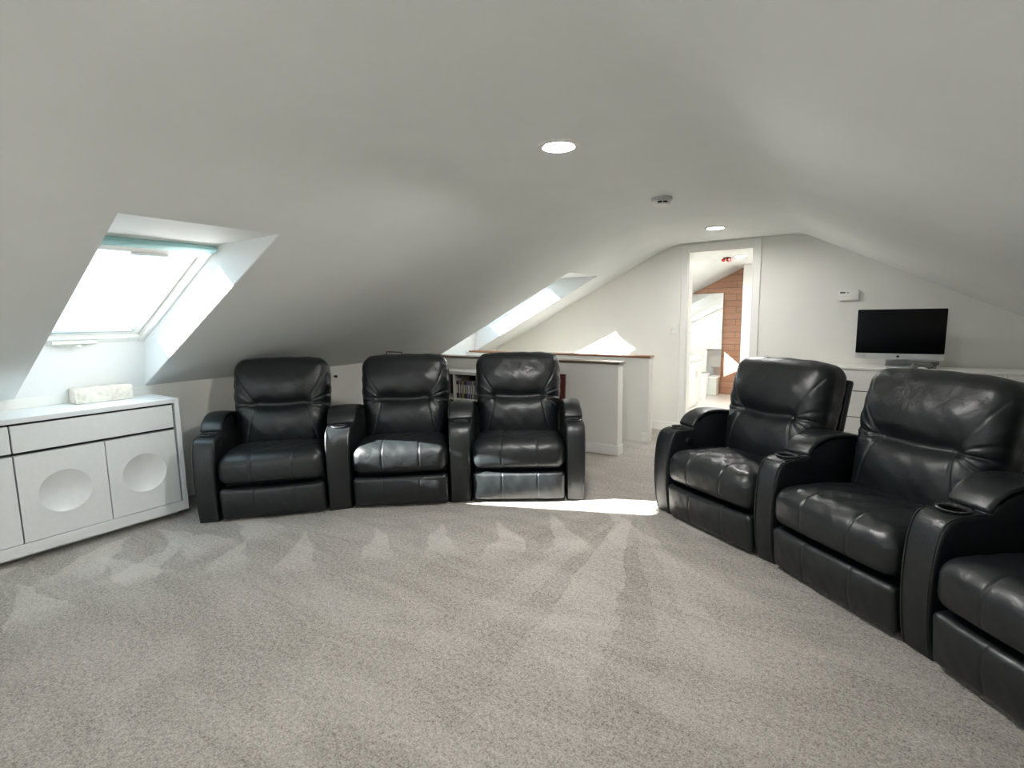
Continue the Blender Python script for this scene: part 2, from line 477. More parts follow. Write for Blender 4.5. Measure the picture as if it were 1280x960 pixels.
# ------------------------------------------------------------------ skylights
ANG = math.atan(SL)
def skylight(name, y0, y1, label, sl_=SL, c_=C0, xk=XK, x1=WX1, blind=True):
    zk = sl_ * xk + c_
    w = struct(empty(name, (xk, (y0 + y1) / 2, zk)), label)
    T = Matrix.Translation((-xk, -(y0 + y1) / 2, -zk))
    z1 = sl_ * x1 + c_
    fx1 = (z1 - c_ - FOFF) / sl_            # horizontal head lining
    fx0 = xk + .075; fz0 = sl_ * fx0 + c_ + FOFF
    th = .02
    bm = bmesh.new()
    P = {'a': (xk, zk), 'b': (fx0, fz0), 'c': (fx1, z1), 'd': (x1, z1)}
    def quad(p, q, off):
        prism(bm, [Vector((P[p][0], y0, P[p][1])), Vector((P[q][0], y0, P[q][1])), Vector((P[q][0], y1, P[q][1])), Vector((P[p][0], y1, P[p][1]))], off)
    quad('a', 'b', (-.03, 0, 0)); quad('d', 'c', (0, 0, .03))
    for y, s in ((y0 + .003, -1), (y1 - .003, 1)):
        prism(bm, [Vector((P[k][0], y, P[k][1] + (.004 if k in 'ad' else 0))) for k in 'abcd'], (0, s * .03, 0))
    bmesh.ops.transform(bm, matrix=T, verts=bm.verts[:])
    bm_obj('reveal', bm, M_WELL, w)
    # local frame on the frame plane: u along y, s up the slope, n outwards
    o = Vector((fx0, y0, fz0)); ca, sa = math.cos(ANG), math.sin(ANG)
    L = (Vector((fx1, 0, z1)) - Vector((fx0, 0, fz0))).length; Wd = y1 - y0
    F = T @ Matrix.Translation(o) @ Matrix(((0, ca, -sa, 0), (1, 0, 0, 0), (0, sa, ca, 0), (0, 0, 0, 1)))
    def ring(bm, u0, u1, s0, s1, wl, wb, wt, n0, n1, bev=.004):
        box(bm, (u0, s0, n0), (u0 + wl, s1, n1), bev, 1, F)
        box(bm, (u1 - wl, s0, n0), (u1, s1, n1), bev, 1, F)
        box(bm, (u0 + wl, s0, n0), (u1 - wl, s0 + wb, n1), bev, 1, F)
        box(bm, (u0 + wl, s1 - wt, n0), (u1 - wl, s1, n1), bev, 1, F)
    bm = bmesh.new(); ring(bm, -.028, Wd + .028, -.025, L + .03, .075, .085, .105, -.004, .10)
    bm_obj('frame', bm, M_FRAME, w)
    bm = bmesh.new(); ring(bm, .05, Wd - .05, .063, L - .078, .055, .055, .05, .022, .085)
    sash = bm_obj('sash', bm, M_FRAME, w)
    bm = bmesh.new()
    g0, g1 = .105, Wd - .105
    ring(bm, g0 - .008, g1 + .008, .118 - .008, L - .128 + .008, .008, .012, .008, .016, .03, .001)
    bm_obj('glazing_seal', bm, M_GREYBAR, sash)
    bm = bmesh.new(); box(bm, (g0 - .02, .10, .05), (g1 + .02, L - .11, .058), 0, 1, F)
    bm_obj('glass_pane', bm, M_GLASS, sash)
    # bottom handle: long lever with a small round knob
    bm = bmesh.new()
    uc = Wd * .42
    pts = [(-.115, .05), (.115, .05), (.115, .032), (.05, .016), (-.05, .010), (-.09, .016), (-.115, .03)]
    prism(bm, [F @ Vector((uc + u, s - .005, -.006)) for u, s in pts], F.to_3x3() @ Vector((0, 0, -.022)))
    bm_obj('handle', bm, M_HANDLE, w)
    bm = bmesh.new(); lathe(bm, [(0, 0), (.013, 0), (.013, .012), (.008, .018), (0, .019)], 16)
    bmesh.ops.transform(bm, matrix=F @ Matrix.Translation((uc + .02, .02, -.028)) @ Matrix.Rotation(PI, 4, 'X'), verts=bm.verts[:])
    bm_obj('lock_knob', bm, M_WHITEP, w)
    if blind:
        bm = bmesh.new(); box(bm, (.02, L - .060, -.034), (Wd - .02, L - .012, -.006), .006, 2, F)
        bl = bm_obj('blind_cassette', bm, M_TEAL, w)
        bm = bmesh.new(); box(bm, (.025, L - .118, -.024), (Wd - .025, L - .062, -.006), .004, 1, F)
        box(bm, (Wd * .40, L - .128, -.036), (Wd * .66, L - .108, -.0245), .004, 1, F)
        bm_obj('ventilation_bar', bm, M_FRAME, w)
    return w
skylight('added_skylight', *WINS[0], 'unseen skylight added in the left slope behind the camera for more light')  # added behind the camera for extra daylight
skylight('window_1', *WINS[1], 'skylight in the left slope above the white cabinet')
skylight('window_2', *WINS[2], 'skylight in the left slope above the stair')

# ------------------------------------------------------------------ bathroom beyond the door
B2 = 9.40; BS, BC = .493, 2.9497
XB = (2.097 - BC) / BS     # where bathroom slope meets its flat ceiling
ZB = 2.097
bk = -4.1; bzk = BS * bk + BC
yb0 = D + TH
BWS = [(6.30, 6.85), (7.60, 8.45)]
bm = bmesh.new(); box(bm, (bk - .1, D + .011, -.14), (.3, B2 + .1, -.012)); struct(bm_obj('floor_bathroom', bm, M_TILE))
bm = bmesh.new()
bys = [yb0 - .02] + [y for w_ in BWS for y in w_] + [B2 + .02]
bx1 = -2.45
def bl_(x, y): return Vector((x, y, BS * x + BC))
for i in range(5):
    for xa, xb in ([(bk - .05, bx1), (bx1, XB)] if i % 2 == 0 else [(bx1, XB)]):
        prism(bm, [bl_(xa, bys[i]), bl_(xb, bys[i]), bl_(xb, bys[i + 1]), bl_(xa, bys[i + 1])], (-.03, 0, .06))
struct(bm_obj('ceiling_bathroom_left', bm, M_CEIL))
bm = bmesh.new(); box(bm, (XB - .02, yb0 - .02, ZB), (.3, B2 + .02, ZB + .06)); struct(bm_obj('ceiling_bathroom', bm, M_CEIL))
bm = bmesh.new(); box(bm, (bk - .1, yb0, -.012), (bk, B2, bzk)); struct(bm_obj('wall_bathroom_left', bm, M_WALL))
bm = bmesh.new(); prism(bm, [(bk - .1, B2, -.012), (.3, B2, -.012), (.3, B2, ZB), (XB, B2, ZB), (bk - .1, B2, BS * (bk - .1) + BC)], (0, .1, 0))
struct(bm_obj('wall_bathroom_far', bm, M_BROWN), 'bathroom wall of brown wood look tile seen through the doorway')
bm = bmesh.new(); box(bm, (-1.585, 8.72, -.012), (.3, 8.80, ZB - .001)); struct(bm_obj('wall_bathroom_partition', bm, M_WALL))
bm = bmesh.new(); box(bm, (.3, yb0, -.012), (.38, B2 + .02, ZB)); struct(bm_obj('wall_bathroom_right', bm, M_WALL))
skylight('window_3', *BWS[0], 'skylight in the bathroom slope near the doorway', BS, BC, bk, bx1, False)
skylight('window_6', *BWS[1], 'skylight in the bathroom slope near the mirror', BS, BC, bk, bx1, False)

bm = bmesh.new(); box(bm, (-3.10, -.022, 0), (-2.0, -.002, 1.71), .003, 1, Matrix.Translation((0, B2 - .038, -.008)) @ Matrix.Rotation(math.radians(-1.2), 4, 'X'))
mir = bm_obj('mirror', bm, M_MIRROR)
tag(mir, 'tall frameless mirror on the brown bathroom wall seen through the doorway', 'mirror')

# vanity, bin, box
v = empty('bathroom_vanity', (-2.25, 7.75, -.012)); tag(v, 'white bathroom vanity cabinet at the left inside the doorway', 'vanity')
bm = bmesh.new(); box(bm, (-.28, -.35, .06), (.235, .35, .70), .004, 1); box(bm, (-.28, -.33, 0), (.19, .33, .059)); bm_obj('body', bm, M_LACQ, v)
bm = bmesh.new(); box(bm, (-.29, -.37, .701), (.262, .37, .745), .006, 2); bm_obj('countertop', bm, M_CERAM, v)
for s in (-1, 1):
    bm = bmesh.new(); box(bm, (.236, -.165 + s * .17 - .0, .08), (.25, .165 + s * .17 - .004, .69), .003, 1); d_ = bm_obj('door', bm, M_LACQ, v)
    bm = bmesh.new(); tube(bm, [(.262, s * .03, .45), (.262, s * .03, .55)], .004); bm_obj('handle', bm, M_ALU, d_)
b = empty('waste_bin', (-2.16, 8.72, -.012)); tag(b, 'white tapered bin on the bathroom floor beside the vanity', 'bin')
bm = bmesh.new(); lathe(bm, [(0, 0), (.085, 0), (.12, .40), (.112, .40), (.08, .012), (0, .012)], 32); bm_obj('bin_body', bm, M_CERAM, b)
bm = bmesh.new(); lathe(bm, [(.112, .401), (.135, .401), (.137, .412), (.135, .424), (.112, .424)], 32); bm_obj('rim', bm, M_CERAM, b)
bm = bmesh.new(); box(bm, (-.09, -.08, 0), (.09, .08, .30), .012, 2)
o = bm_obj('storage_box', bm, M_BLUEBIN); o.location = (-2.10, 9.20, -.010)
tag(o, 'small pale greenish box on the bathroom floor at the foot of the mirror', 'box')
# red ceiling lamp + downlight + switch in the bathroom
r = empty('ceiling_lamp', (-1.575, 7.49, ZB)); tag(r, 'small red ceiling lamp in the bathroom, seen at the top of the doorway', 'ceiling lamp')
bm = bmesh.new(); lathe(bm, [(0, -.001), (.05, -.001), (.045, -.016), (0, -.018)], 24); bm_obj('base', bm, M_REDWOOD, r)
for k in range(5):
    a = 2 * PI * k / 5 + .2
    bm = bmesh.new(); bmesh.ops.create_uvsphere(bm, u_segments=16, v_segments=10, radius=.022)
    bmesh.ops.transform(bm, matrix=Matrix.Translation((.05 * math.cos(a), .05 * math.sin(a), -.034)) @ Matrix.Diagonal((1.2, 1.2, .8, 1)), verts=bm.verts[:])
    bm_obj('lamp_shade', bm, M_RED, r)

def downlight(x, y, z, label, lamp, r=.067):
    e = empty('downlight', (x, y, z)); tag(e, label, 'ceiling light', 'recessed downlights')
    bm = bmesh.new(); lathe(bm, [(r, .0), (r + .002, -.010), (r + .008, -.013), (r + .026, -.006), (r + .030, -.0005), (r, -.0005)], 48); bm_obj('trim_ring', bm, M_WHITEP, e)
    bm = bmesh.new(); lathe(bm, [(0, -.0035), (r - .001, -.0035), (r - .001, -.0005), (0, -.0005)], 48); bm_obj('diffuser', bm, LAMPS[lamp], e)
    return e
downlight(-1.213, 2.211, ZF, 'round lit downlight in the ceiling strip, larger and nearer one', 'near')
downlight(-1.178, 5.09, ZF, 'round lit downlight in the ceiling strip near the doorway', 'doorway')
downlight(-1.21, -.67, ZF, 'unseen fill downlight added in the ceiling strip just behind the camera', 'rear')  # added lamp out of view, lifts the room brightness
downlight(-1.21, -2.35, ZF, 'unseen fill downlight added in the ceiling strip near the added gable window', 'rear')  # second added lamp out of view, more fill from behind
downlight(-1.39, 7.41, ZB, 'lit downlight in the bathroom ceiling beyond the doorway', 'bathroom', .06)

def plate(name, label, cat, loc, size, mat=M_WHITEP):
    e = empty(name, loc); tag(e, label, cat)
    w_, h_, d_ = size
    bm = bmesh.new(); box(bm, (-w_ / 2, -d_, -h_ / 2), (w_ / 2, -.0005, h_ / 2), .003, 2); bm_obj('cover_plate', bm, mat, e)
    return e
e = plate('light_switch', 'white double light switch on the far wall left of the doorway', 'light switch', (-1.815, D, 1.195), (.088, .118, .007))
for s in (-.02, .02):
    bm = bmesh.new(); box(bm, (s - .008, -.016, -.014), (s + .008, -.0071, .014), .003, 1); bm_obj('toggle', bm, M_TRIM, e)
e = plate('bathroom_switch', 'small white switch on the bathroom wall inside the doorway', 'light switch', (-1.44, 8.72, 1.11), (.075, .115, .007))
bm = bmesh.new(); box(bm, (-.012, -.014, -.02), (.012, -.0071, .02), .003, 1); bm_obj('toggle', bm, M_TRIM, e)
e = plate('thermostat', 'cream thermostat box on the far wall above the computer', 'thermostat', (-.148, D, 1.518), (.168, .098, .034))
bm = bmesh.new(); box(bm, (-.068, -.0355, .016), (-.026, -.0341, .030), .0, 1); bm_obj('display', bm, M_LCD, e)
bm = bmesh.new(); box(bm, (-.012, -.0352, .015), (-.002, -.0341, .029), 0, 1); box(bm, (.0, -.0352, .018), (.006, -.0341, .026), 0, 1); bm_obj('button', bm, M_GREY, e)

s = empty('smoke_detector', (-1.183, 3.584, ZF)); tag(s, 'white smoke detector on the ceiling strip between the two downlights', 'smoke detector')
bm = bmesh.new(); lathe(bm, [(0, -.0005), (.070, -.0005), (.070, -.020), (.062, -.0245), (0, -.0245)], 40); bm_obj('base_plate', bm, plain('detector_grey', (.50, .51, .50), .5), s)
bm = bmesh.new(); lathe(bm, [(.0, -.025), (.056, -.025), (.058, -.040), (.050, -.052), (0, -.055)], 40); sb = bm_obj('housing', bm, M_WHITEP, s)
bm = bmesh.new()
for a0 in (-.95, .05):
    pts = []
    for k in range(7):
        a = -1.1 + a0 * .62 + k * .085
        pts.append((.0565 * math.cos(a), .0565 * math.sin(a)))
    for (xa, ya), (xb, yb) in zip(pts, pts[1:]):
        prism(bm, [(xa, ya, -.043), (xb, yb, -.043), (xb, yb, -.031), (xa, ya, -.031)], (xa * .06, ya * .06, 0))
bm_obj('sensor_slot', bm, M_BLACK, sb)

# knob and outlet on knee wall
k = empty('cupboard_knob', (XK, 3.27, .80)); tag(k, 'tiny dark knob on the knee wall beside the back of the leftmost recliner', 'knob')
bm = bmesh.new(); lathe(bm, [(0, .0005), (.008, .0005), (.006, .02), (.014, .026), (.014, .036), (0, .04)], 20)
bmesh.ops.transform(bm, matrix=Matrix.Rotation(PI / 2, 4, 'Y'), verts=bm.verts[:]); bm_obj('knob_body', bm, M_WIRE, k)
k = empty('wall_outlet', (XK, 1.93, .235)); tag(k, 'white power outlet low on the knee wall between the cabinet and the leftmost recliner', 'outlet')
bm = bmesh.new(); box(bm, (.0005, -.036, -.058), (.007, .036, .058), .003, 1); bm_obj('cover_plate', bm, M_WHITEP, k)
for s_ in (-.022, .022):
    bm = bmesh.new(); box(bm, (.0071, -.014, s_ - .013), (.0095, .014, s_ + .013), .002, 1); bm_obj('socket', bm, M_TRIM, k)

# ------------------------------------------------------------------ white cabinet with dished doors
CX, CY1, CY0 = -3.90, 1.668, -.62
cab = empty('sideboard', (CX, (CY0 + CY1) / 2, 0)); tag(cab, 'long white lacquered sideboard with round dished doors under the skylight', 'sideboard')
CT = Matrix.Translation((-CX, -(CY0 + CY1) / 2, 0))
back = XK + .004
bm = bmesh.new()
box(bm, (back, CY0, .045), (CX, CY0 + .03, .836), .002, 1, CT)
box(bm, (back, CY1 - .03, .045), (CX, CY1, .836), .002, 1, CT)
box(bm, (back, CY0 + .03, .806), (CX, CY1 - .03, .836), .002, 1, CT)
box(bm, (back, CY0 + .03, .045), (CX, CY1 - .03, .112), .002, 1, CT)
box(bm, (back, CY0 + .03, .112), (back + .012, CY1 - .03, .806), 0, 1, CT)
bm_obj('body', bm, M_LACQ, cab)
bm = bmesh.new(); box(bm, (back + .013, CY0 + .031, .113), (CX - .045, CY1 - .031, .805), 0, 1, CT); bm_obj('inner_carcass', bm, M_GAP, cab)
bm = bmesh.new(); box(bm, (back + .05, CY0 + .02, .002), (CX - .10, CY1 - .03, .0445), .004, 1, CT); bm_obj('plinth', bm, M_LACQ2, cab)
seam = [-.60 + .0, .0, .797, 1.626]
# (y0,y1) of the two drawer / door bays in view and the one running out of frame to the left
bays = [(-.586, .792), (.800, 1.624)]
for (a, b_) in bays:
    bm = bmesh.new(); box(bm, (CX - .03, a, .640), (CX - .004, b_, .793), .002, 1, CT); bm_obj('drawer', bm, M_LACQ, cab)
def dished_door(a, b_, zc, rad):
    """door panel with a real spherical dish pressed into its front"""
    z0, z1 = .117, .622
    yc = (a + b_) / 2
    xf = CX - .004
    N = 72; rings = 14; depth = .034
    verts = []; faces = []
    def V(x, y, z): verts.append(CT @ Vector((x, y, z))); return len(verts) - 1
    grid = []
    for i in range(rings + 1):
        q = i / rings
        r_ = rad * q
        dd = depth * (1 - q * q)
        if i == 0: grid.append([V(xf - dd, yc, zc)]); continue
        grid.append([V(xf - dd, yc + r_ * math.cos(2 * PI * k / N), zc + r_ * math.sin(2 * PI * k / N)) for k in range(N)])
    for i in range(rings):
        A, B = grid[i], grid[i + 1]
        for k_ in range(N):
            k2 = (k_ + 1) % N
            if len(A) == 1: faces.append((A[0], B[k_], B[k2]))
            else: faces.append((A[k_], B[k_], B[k2], A[k2]))
    # outer border points on the rectangle
    R = []
    for k_ in range(N):
        c_, s_ = math.cos(2 * PI * k_ / N), math.sin(2 * PI * k_ / N)
        hy, hz0, hz1 = (b_ - a) / 2, zc - z0, z1 - zc
        hz = hz1 if s_ > 0 else hz0
        tt = min(hy / abs(c_) if abs(c_) > 1e-6 else 9, hz / abs(s_) if abs(s_) > 1e-6 else 9)
        R.append(V(xf, yc + c_ * tt, zc + s_ * tt))
    corners = [V(xf, y_, z_) for y_, z_ in ((b_, z1), (a, z1), (a, z0), (b_, z0))]
    angs = [math.atan2(z_ - zc, y_ - yc) % (2 * PI) for y_, z_ in ((b_, z1), (a, z1), (a, z0), (b_, z0))]
    B = grid[-1]
    for k_ in range(N):
        k2 = (k_ + 1) % N
        a0 = 2 * PI * k_ / N; a1 = 2 * PI * (k_ + 1) / N
        mid = [c for c, g in zip(corners, angs) if a0 + 1e-6 < g < a1 - 1e-6]
        faces.append([B[k_], R[k_]] + mid + [R[k2], B[k2]])
    # sides/back
    bc = [V(xf - .036, y_, z_) for y_, z_ in ((b_, z1), (a, z1), (a, z0), (b_, z0))]
    border = []
    for k_ in range(N):
        border.append((R[k_], 2 * PI * k_ / N))
    for c, g in zip(corners, angs): border.append((c, g))
    faces.append(bc)
    for i in range(4):
        j = (i + 1) % 4
        faces.append((corners[i], bc[i], bc[j], corners[j]))
    o = mesh_obj('door', verts, faces, M_LACQ, cab)
    o.data.polygons.foreach_set('use_smooth', [True] * len(o.data.polygons))
    o.data.set_sharp_from_angle(angle=math.radians(12))
    return o
dished_door(-.586, .100, .37, .127)
dished_door(.104, .792, .37, .127)
dished_door(.800, 1.220, .37, .127)
dished_door(1.226, 1.624, .37, .127)

bm = bmesh.new(); box(bm, (-.062, -.16, 0), (.062, .16, .098), .004, 2)
o = bm_obj('stone_box', bm, M_STONE); o.location = (-4.243, 1.345, .8375); o.rotation_euler = (0, 0, -.02)
tag(o, 'oblong cream stone box on top of the white sideboard below the skylight', 'box')

# ------------------------------------------------------------------ dresser, computer
dr = empty('dresser', (.63, D - .2, 0)); tag(dr, 'low white dresser along the far wall behind the right row of recliners', 'dresser')
dx0, dx1 = -.42, 1.68; dy0 = 5.655
DT = Matrix.Translation((-.63, -(D - .2), 0))
bm = bmesh.new()
box(bm, (dx0, dy0 + .024, .08), (dx1, D - .017, .836), .002, 1, DT); bm_obj('body', bm, M_LACQ2, dr)
bm = bmesh.new(); box(bm, (dx0 + .006, dy0 + .0198, .09), (dx1 - .006, dy0 + .0238, .832), 0, 1, DT); bm_obj('gap_shade_sheet', bm, M_GAP, dr)  # dark sheet paints the shade seen between the drawer fronts
bm = bmesh.new(); box(bm, (dx0 - .008, dy0 - .006, .8365), (dx1 + .008, D - .017, .858), .003, 1, DT); bm_obj('top', bm, M_LACQ2, dr)
bm = bmesh.new(); box(bm, (dx0 + .03, dy0 + .05, 0), (dx1 - .03, D - .02, .0795), 0, 1, DT); bm_obj('plinth', bm, M_LACQ2, dr)
xs = [dx0, .271, .975, dx1]
for i in range(3):
    for (za, zb) in ((.098, .395), (.403, .635), (.643, .834)):
        bm = bmesh.new(); box(bm, (xs[i] + .002, dy0, za), (xs[i + 1] - .002, dy0 + .0195, zb), .002, 1, DT); bm_obj('drawer', bm, M_LACQ2, dr)

TZ = .8585
mon = empty('desktop_computer', (.262, 5.80, TZ)); tag(mon, 'silver all in one desktop computer with black screen on the dresser', 'computer')
bm = bmesh.new()
hw = .322
# rounded screen body
def rrect(x0, x1, z0, z1, r_, n=6):
    pts = []
    for cx_, cz_, a0 in ((x1 - r_, z1 - r_, 0), (x0 + r_, z1 - r_, 90), (x0 + r_, z0 + r_, 180), (x1 - r_, z0 + r_, 270)):
        for k_ in range(n + 1):
            a = math.radians(a0 + 90 * k_ / n); pts.append((cx_ + r_ * math.cos(a), cz_ + r_ * math.sin(a)))
    return pts
prism(bm, [(x, -.012, z) for x, z in rrect(-hw, hw, .072, .519, .012)], (0, .012, 0))
lens_pts = rrect(-hw * .9, hw * .9, .10, .49, .05)
prism(bm, [(x, .0, z) for x, z in lens_pts], (0, .022, 0))
bm_obj('casing', bm, M_ALU, mon)
bm = bmesh.new(); prism(bm, [(x, -.0145, z) for x, z in rrect(-hw + .002, hw - .002, .124, .517, .010)], (0, .0025, 0)); bm_obj('screen', bm, M_SCREEN, mon)
bm = bmesh.new()
# bitten-fruit mark on the chin
ap = []
for k_ in range(40):
    a = 2 * PI * k_ / 40
    rr_ = .0112 * (1 + .07 * math.cos(2 * a)) - .0022 * math.exp(-((a - PI / 2) / .3) ** 2) - .0014 * math.exp(-((a - 3 * PI / 2) / .3) ** 2)
    x_, z_ = rr_ * math.cos(a), rr_ * math.sin(a)
    dx_, dz_ = x_ - .0135, z_ - .0012
    dd = math.hypot(dx_, dz_)
    if dd < .0058:
        x_ = .0135 - math.sqrt(max(0, .0058 ** 2 - dz_ ** 2)) if x_ > 0 else x_
    ap.append((x_, -.0128, .0975 + z_))
prism(bm, ap, (0, .0008, 0))
lf = [(.0005, .0125), (.004, .0135), (.0065, .0185), (.003, .0172)]
prism(bm, [(x_, -.0128, .0975 + z_) for x_, z_ in lf], (0, .0008, 0))
bm_obj('logo', bm, M_BLACK, mon)
bm = bmesh.new()
box(bm, (-.085, -.10, .0), (.085, .10, .009), .003, 2)
prism(bm, [(-.085, .10, .009), (-.085, .094, .009), (-.085, .022, .20), (-.085, .03, .205)], (.17, 0, 0))
bm_obj('stand', bm, M_ALU, mon)
bm = bmesh.new(); box(bm, (-.085, -.045, 0), (.085, .045, .052), .004, 2)
o = bm_obj('external_drive', bm, plain('mid_grey_plastic', (0.17, 0.17, 0.168), 0.5)); o.location = (.45, 5.80, TZ); tag(o, 'flat grey box beside the computer stand on the dresser', 'box')
bm = bmesh.new(); bmesh.ops.create_uvsphere(bm, u_segments=24, v_segments=12, radius=1)
for v_ in bm.verts: v_.co = Vector((v_.co.x * .038, v_.co.y * .03, max(0, v_.co.z) * .018))
bmesh.ops.remove_doubles(bm, verts=bm.verts[:], dist=1e-5)
o = bm_obj('computer_mouse', bm, M_WHITEP); o.location = (.435, 5.70, TZ); tag(o, 'small white mouse on the dresser in front of the grey box', 'mouse')
bm = bmesh.new()
pts = [(.38, 5.735, .040), (.42, 5.73, .03), (.46, 5.725, .012), (.49, 5.722, .006), (.515, 5.722, .03), (.545, 5.73, .055), (.535, 5.735, .06), (.50, 5.737, .05), (.53, 5.73, .036), (.55, 5.73, .05)]
sm = []
P_ = [Vector(p_) for p_ in pts]
for i in range(len(P_) - 1):
    p0, p1, p2, p3 = P_[max(i - 1, 0)], P_[i], P_[i + 1], P_[min(i + 2, len(P_) - 1)]
    for j in range(6):
        t_ = j / 6
        sm.append(.5 * ((2 * p1) + (-p0 + p2) * t_ + (2 * p0 - 5 * p1 + 4 * p2 - p3) * t_ ** 2 + (-p0 + 3 * p1 - 3 * p2 + p3) * t_ ** 3))
tube(bm, [Vector((p_.x, p_.y, p_.z + TZ)) for p_ in sm], .0035, 6)
o = bm_obj('computer_cable', bm, M_BLACK); tag(o, 'thin black looped cable on the dresser beside the grey box', 'cable')

# ------------------------------------------------------------------ bookcase with discs
bx0, bx1_, byf, byb, bzt = -4.02, -2.78, 4.375, HY - .016, .775
bc = empty('bookcase', ((bx0 + bx1_) / 2, byf, 0)); tag(bc, 'low white bookcase against the half wall behind the second and third recliners', 'bookcase')
BT = Matrix.Translation((-(bx0 + bx1_) / 2, -byf, 0))
bm = bmesh.new(); box(bm, (bx0 - .01, byf - .008, bzt - .035), (bx1_ + .01, byb, bzt), .002, 1, BT); bm_obj('top', bm, M_SHELF, bc)
panels = [bx0, -3.735, -3.225, bx1_ - .02]
for x_ in panels:
    bm = bmesh.new(); box(bm, (x_, byf, .0), (x_ + .02, byb - .008, bzt - .036), .001, 1, BT); bm_obj('side_panel', bm, M_SHELF, bc)
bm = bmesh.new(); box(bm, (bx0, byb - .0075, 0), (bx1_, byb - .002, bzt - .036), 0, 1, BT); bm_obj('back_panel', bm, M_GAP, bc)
for i in range(3):
    for z_ in (.06, .245, .455):
        bm = bmesh.new(); box(bm, (panels[i] + .0205, byf + .006, z_), (panels[i + 1] - .0005, byb - .008, z_ + .018), .001, 1, BT); bm_obj('shelf', bm, M_SHELF, bc)
cols = [(.10, .02, .03), (.03, .03, .05), (.30, .30, .32), (.02, .03, .10), (.14, .10, .09), (.40, .32, .06), (.02, .02, .025), (.03, .05, .14), (.015, .015, .02), (.20, .17, .36), (.10, .09, .24), (.30, .28, .25), (.05, .05, .06), (.45, .42, .36), (.20, .20, .22), (.06, .12, .10), (.28, .05, .05), (.08, .08, .12)]
names_ = ['dark red', 'black', 'pale grey', 'navy', 'brown', 'mustard yellow', 'jet black', 'dark blue', 'near black', 'lilac', 'violet', 'sand grey', 'charcoal', 'cream', 'mid grey', 'dark green', 'brick red', 'ink blue']
x_ = -3.7135
for i, (c_, nm) in enumerate(zip(cols, names_)):
    w_ = .0145 if i % 5 else .022
    h_ = .191 if i not in (5, 13) else .196
    m_ = plain('disc_case_' + nm.replace(' ', '_'), c_, .35)
    dv = empty('disc_case', (x_ + w_ / 2, byf + .03, .4732)); tag(dv, nm + ' disc case standing in the white bookcase, number %d from the left divider'.replace('number %d', ['first', 'second', 'third', 'fourth', 'fifth', 'sixth', 'seventh', 'eighth', 'ninth', 'tenth', 'eleventh', 'twelfth', 'thirteenth', 'fourteenth', 'fifteenth', 'sixteenth', 'seventeenth', 'eighteenth'][i]), 'disc case', 'disc cases in the bookcase')
    bm = bmesh.new(); box(bm, (-w_ / 2 + .0004, 0, 0), (w_ / 2 - .0004, .135, h_), .0015, 1); bm_obj('case', bm, m_, dv)
    bm = bmesh.new(); box(bm, (-w_ / 2 + .003, -.0006, h_ * .3), (w_ / 2 - .003, -.0001, h_ * .8)); bm_obj('spine_title', bm, M_GREY if i % 2 else M_WHITEP, dv)
    x_ += w_ + .0006

fr_ = empty('red_panel', (-2.605, HY - .07, .001)); tag(fr_, 'dark red wooden panel standing against the half wall behind the third recliner', 'panel')
bm = bmesh.new(); box(bm, (-.13, -.012, 0), (.13, .012, .775), .004, 2, Matrix.Rotation(-.05, 4, 'X')); bm_obj('board', bm, M_REDWOOD, fr_)
bm = bmesh.new(); box(bm, (-.115, -.016, .02), (.115, -.0125, .755), .003, 1, Matrix.Rotation(-.05, 4, 'X')); bm_obj('face_panel', bm, M_REDWOOD, fr_)

wr = empty('wire_stand', (-3.54, 3.34, 0)); tag(wr, 'thin dark wire stand showing just above the back of the second recliner', 'stand')
bm = bmesh.new()
tube(bm, [(-.10, 0, .012), (-.10, 0, 1.045), (-.095, 0, 1.055), (.095, 0, 1.055), (.10, 0, 1.045), (.10, 0, .012)], .004, 8)
bm_obj('loop', bm, M_WIRE, wr)
for s_ in (-.10, .10):
    bm = bmesh.new(); tube(bm, [(s_, -.13, .006), (s_, .13, .006)], .006, 8); bm_obj('foot', bm, M_WIRE, wr)

# ------------------------------------------------------------------ recliners
def grid_box(h, r, n):
    """rounded box as a dense quad grid: half sizes h, edge radius r, n = segments per axis"""
    h = np.array(h, float); idx = {}; V = []; F = []
    def vid(key, p):
        if key not in idx:
            idx[key] = len(V); V.append(p)
        return idx[key]
    for ax in range(3):
        a, b_ = [(1, 2), (2, 0), (0, 1)][ax]
        for s_ in (-1, 1):
            for i in range(n[a]):
                for j in range(n[b_]):
                    q = []
                    for di, dj in ((0, 0), (1, 0), (1, 1), (0, 1)):
                        k_ = [0, 0, 0]; k_[ax] = n[ax] if s_ > 0 else 0; k_[a] = i + di; k_[b_] = j + dj
                        p = [(2 * k_[m] / n[m] - 1) * h[m] for m in range(3)]
                        q.append(vid(tuple(k_), p))
                    F.append(q if s_ > 0 else q[::-1])
    V = np.array(V)
    inner = np.clip(V, -(h - r), h - r)
    d = V - inner
    L = np.linalg.norm(d, axis=1, keepdims=True); L[L < 1e-9] = 1
    V = inner + d / L * np.minimum(np.linalg.norm(d, axis=1, keepdims=True), 1e9) * 0 + d / L * r
    return V, F

def seg_dist(P, poly):
    best = np.full(len(P), 9.0)
    for A, B in zip(poly, poly[1:]):
        A = np.array(A); B = np.array(B); ab = B - A
        t_ = np.clip(((P - A) @ ab) / (ab @ ab), 0, 1)
        best = np.minimum(best, np.linalg.norm(P - (A + t_[:, None] * ab), axis=1))
    return best

def groove(P, poly, depth, w):
    return depth * np.exp(-(seg_dist(P, poly) / w) ** 2)

def ss(a, b_, x):
    t_ = np.clip((x - a) / (b_ - a), 0, 1); return t_ * t_ * (3 - 2 * t_)

def wave(x, y, s_):
    return (np.sin(x * 23 + s_) * np.sin(y * 19 + 1.3 * s_) + .6 * np.sin(x * 41 - y * 37 + s_) + .4 * np.sin(x * 67 + y * 71 + 2 * s_)) / 2

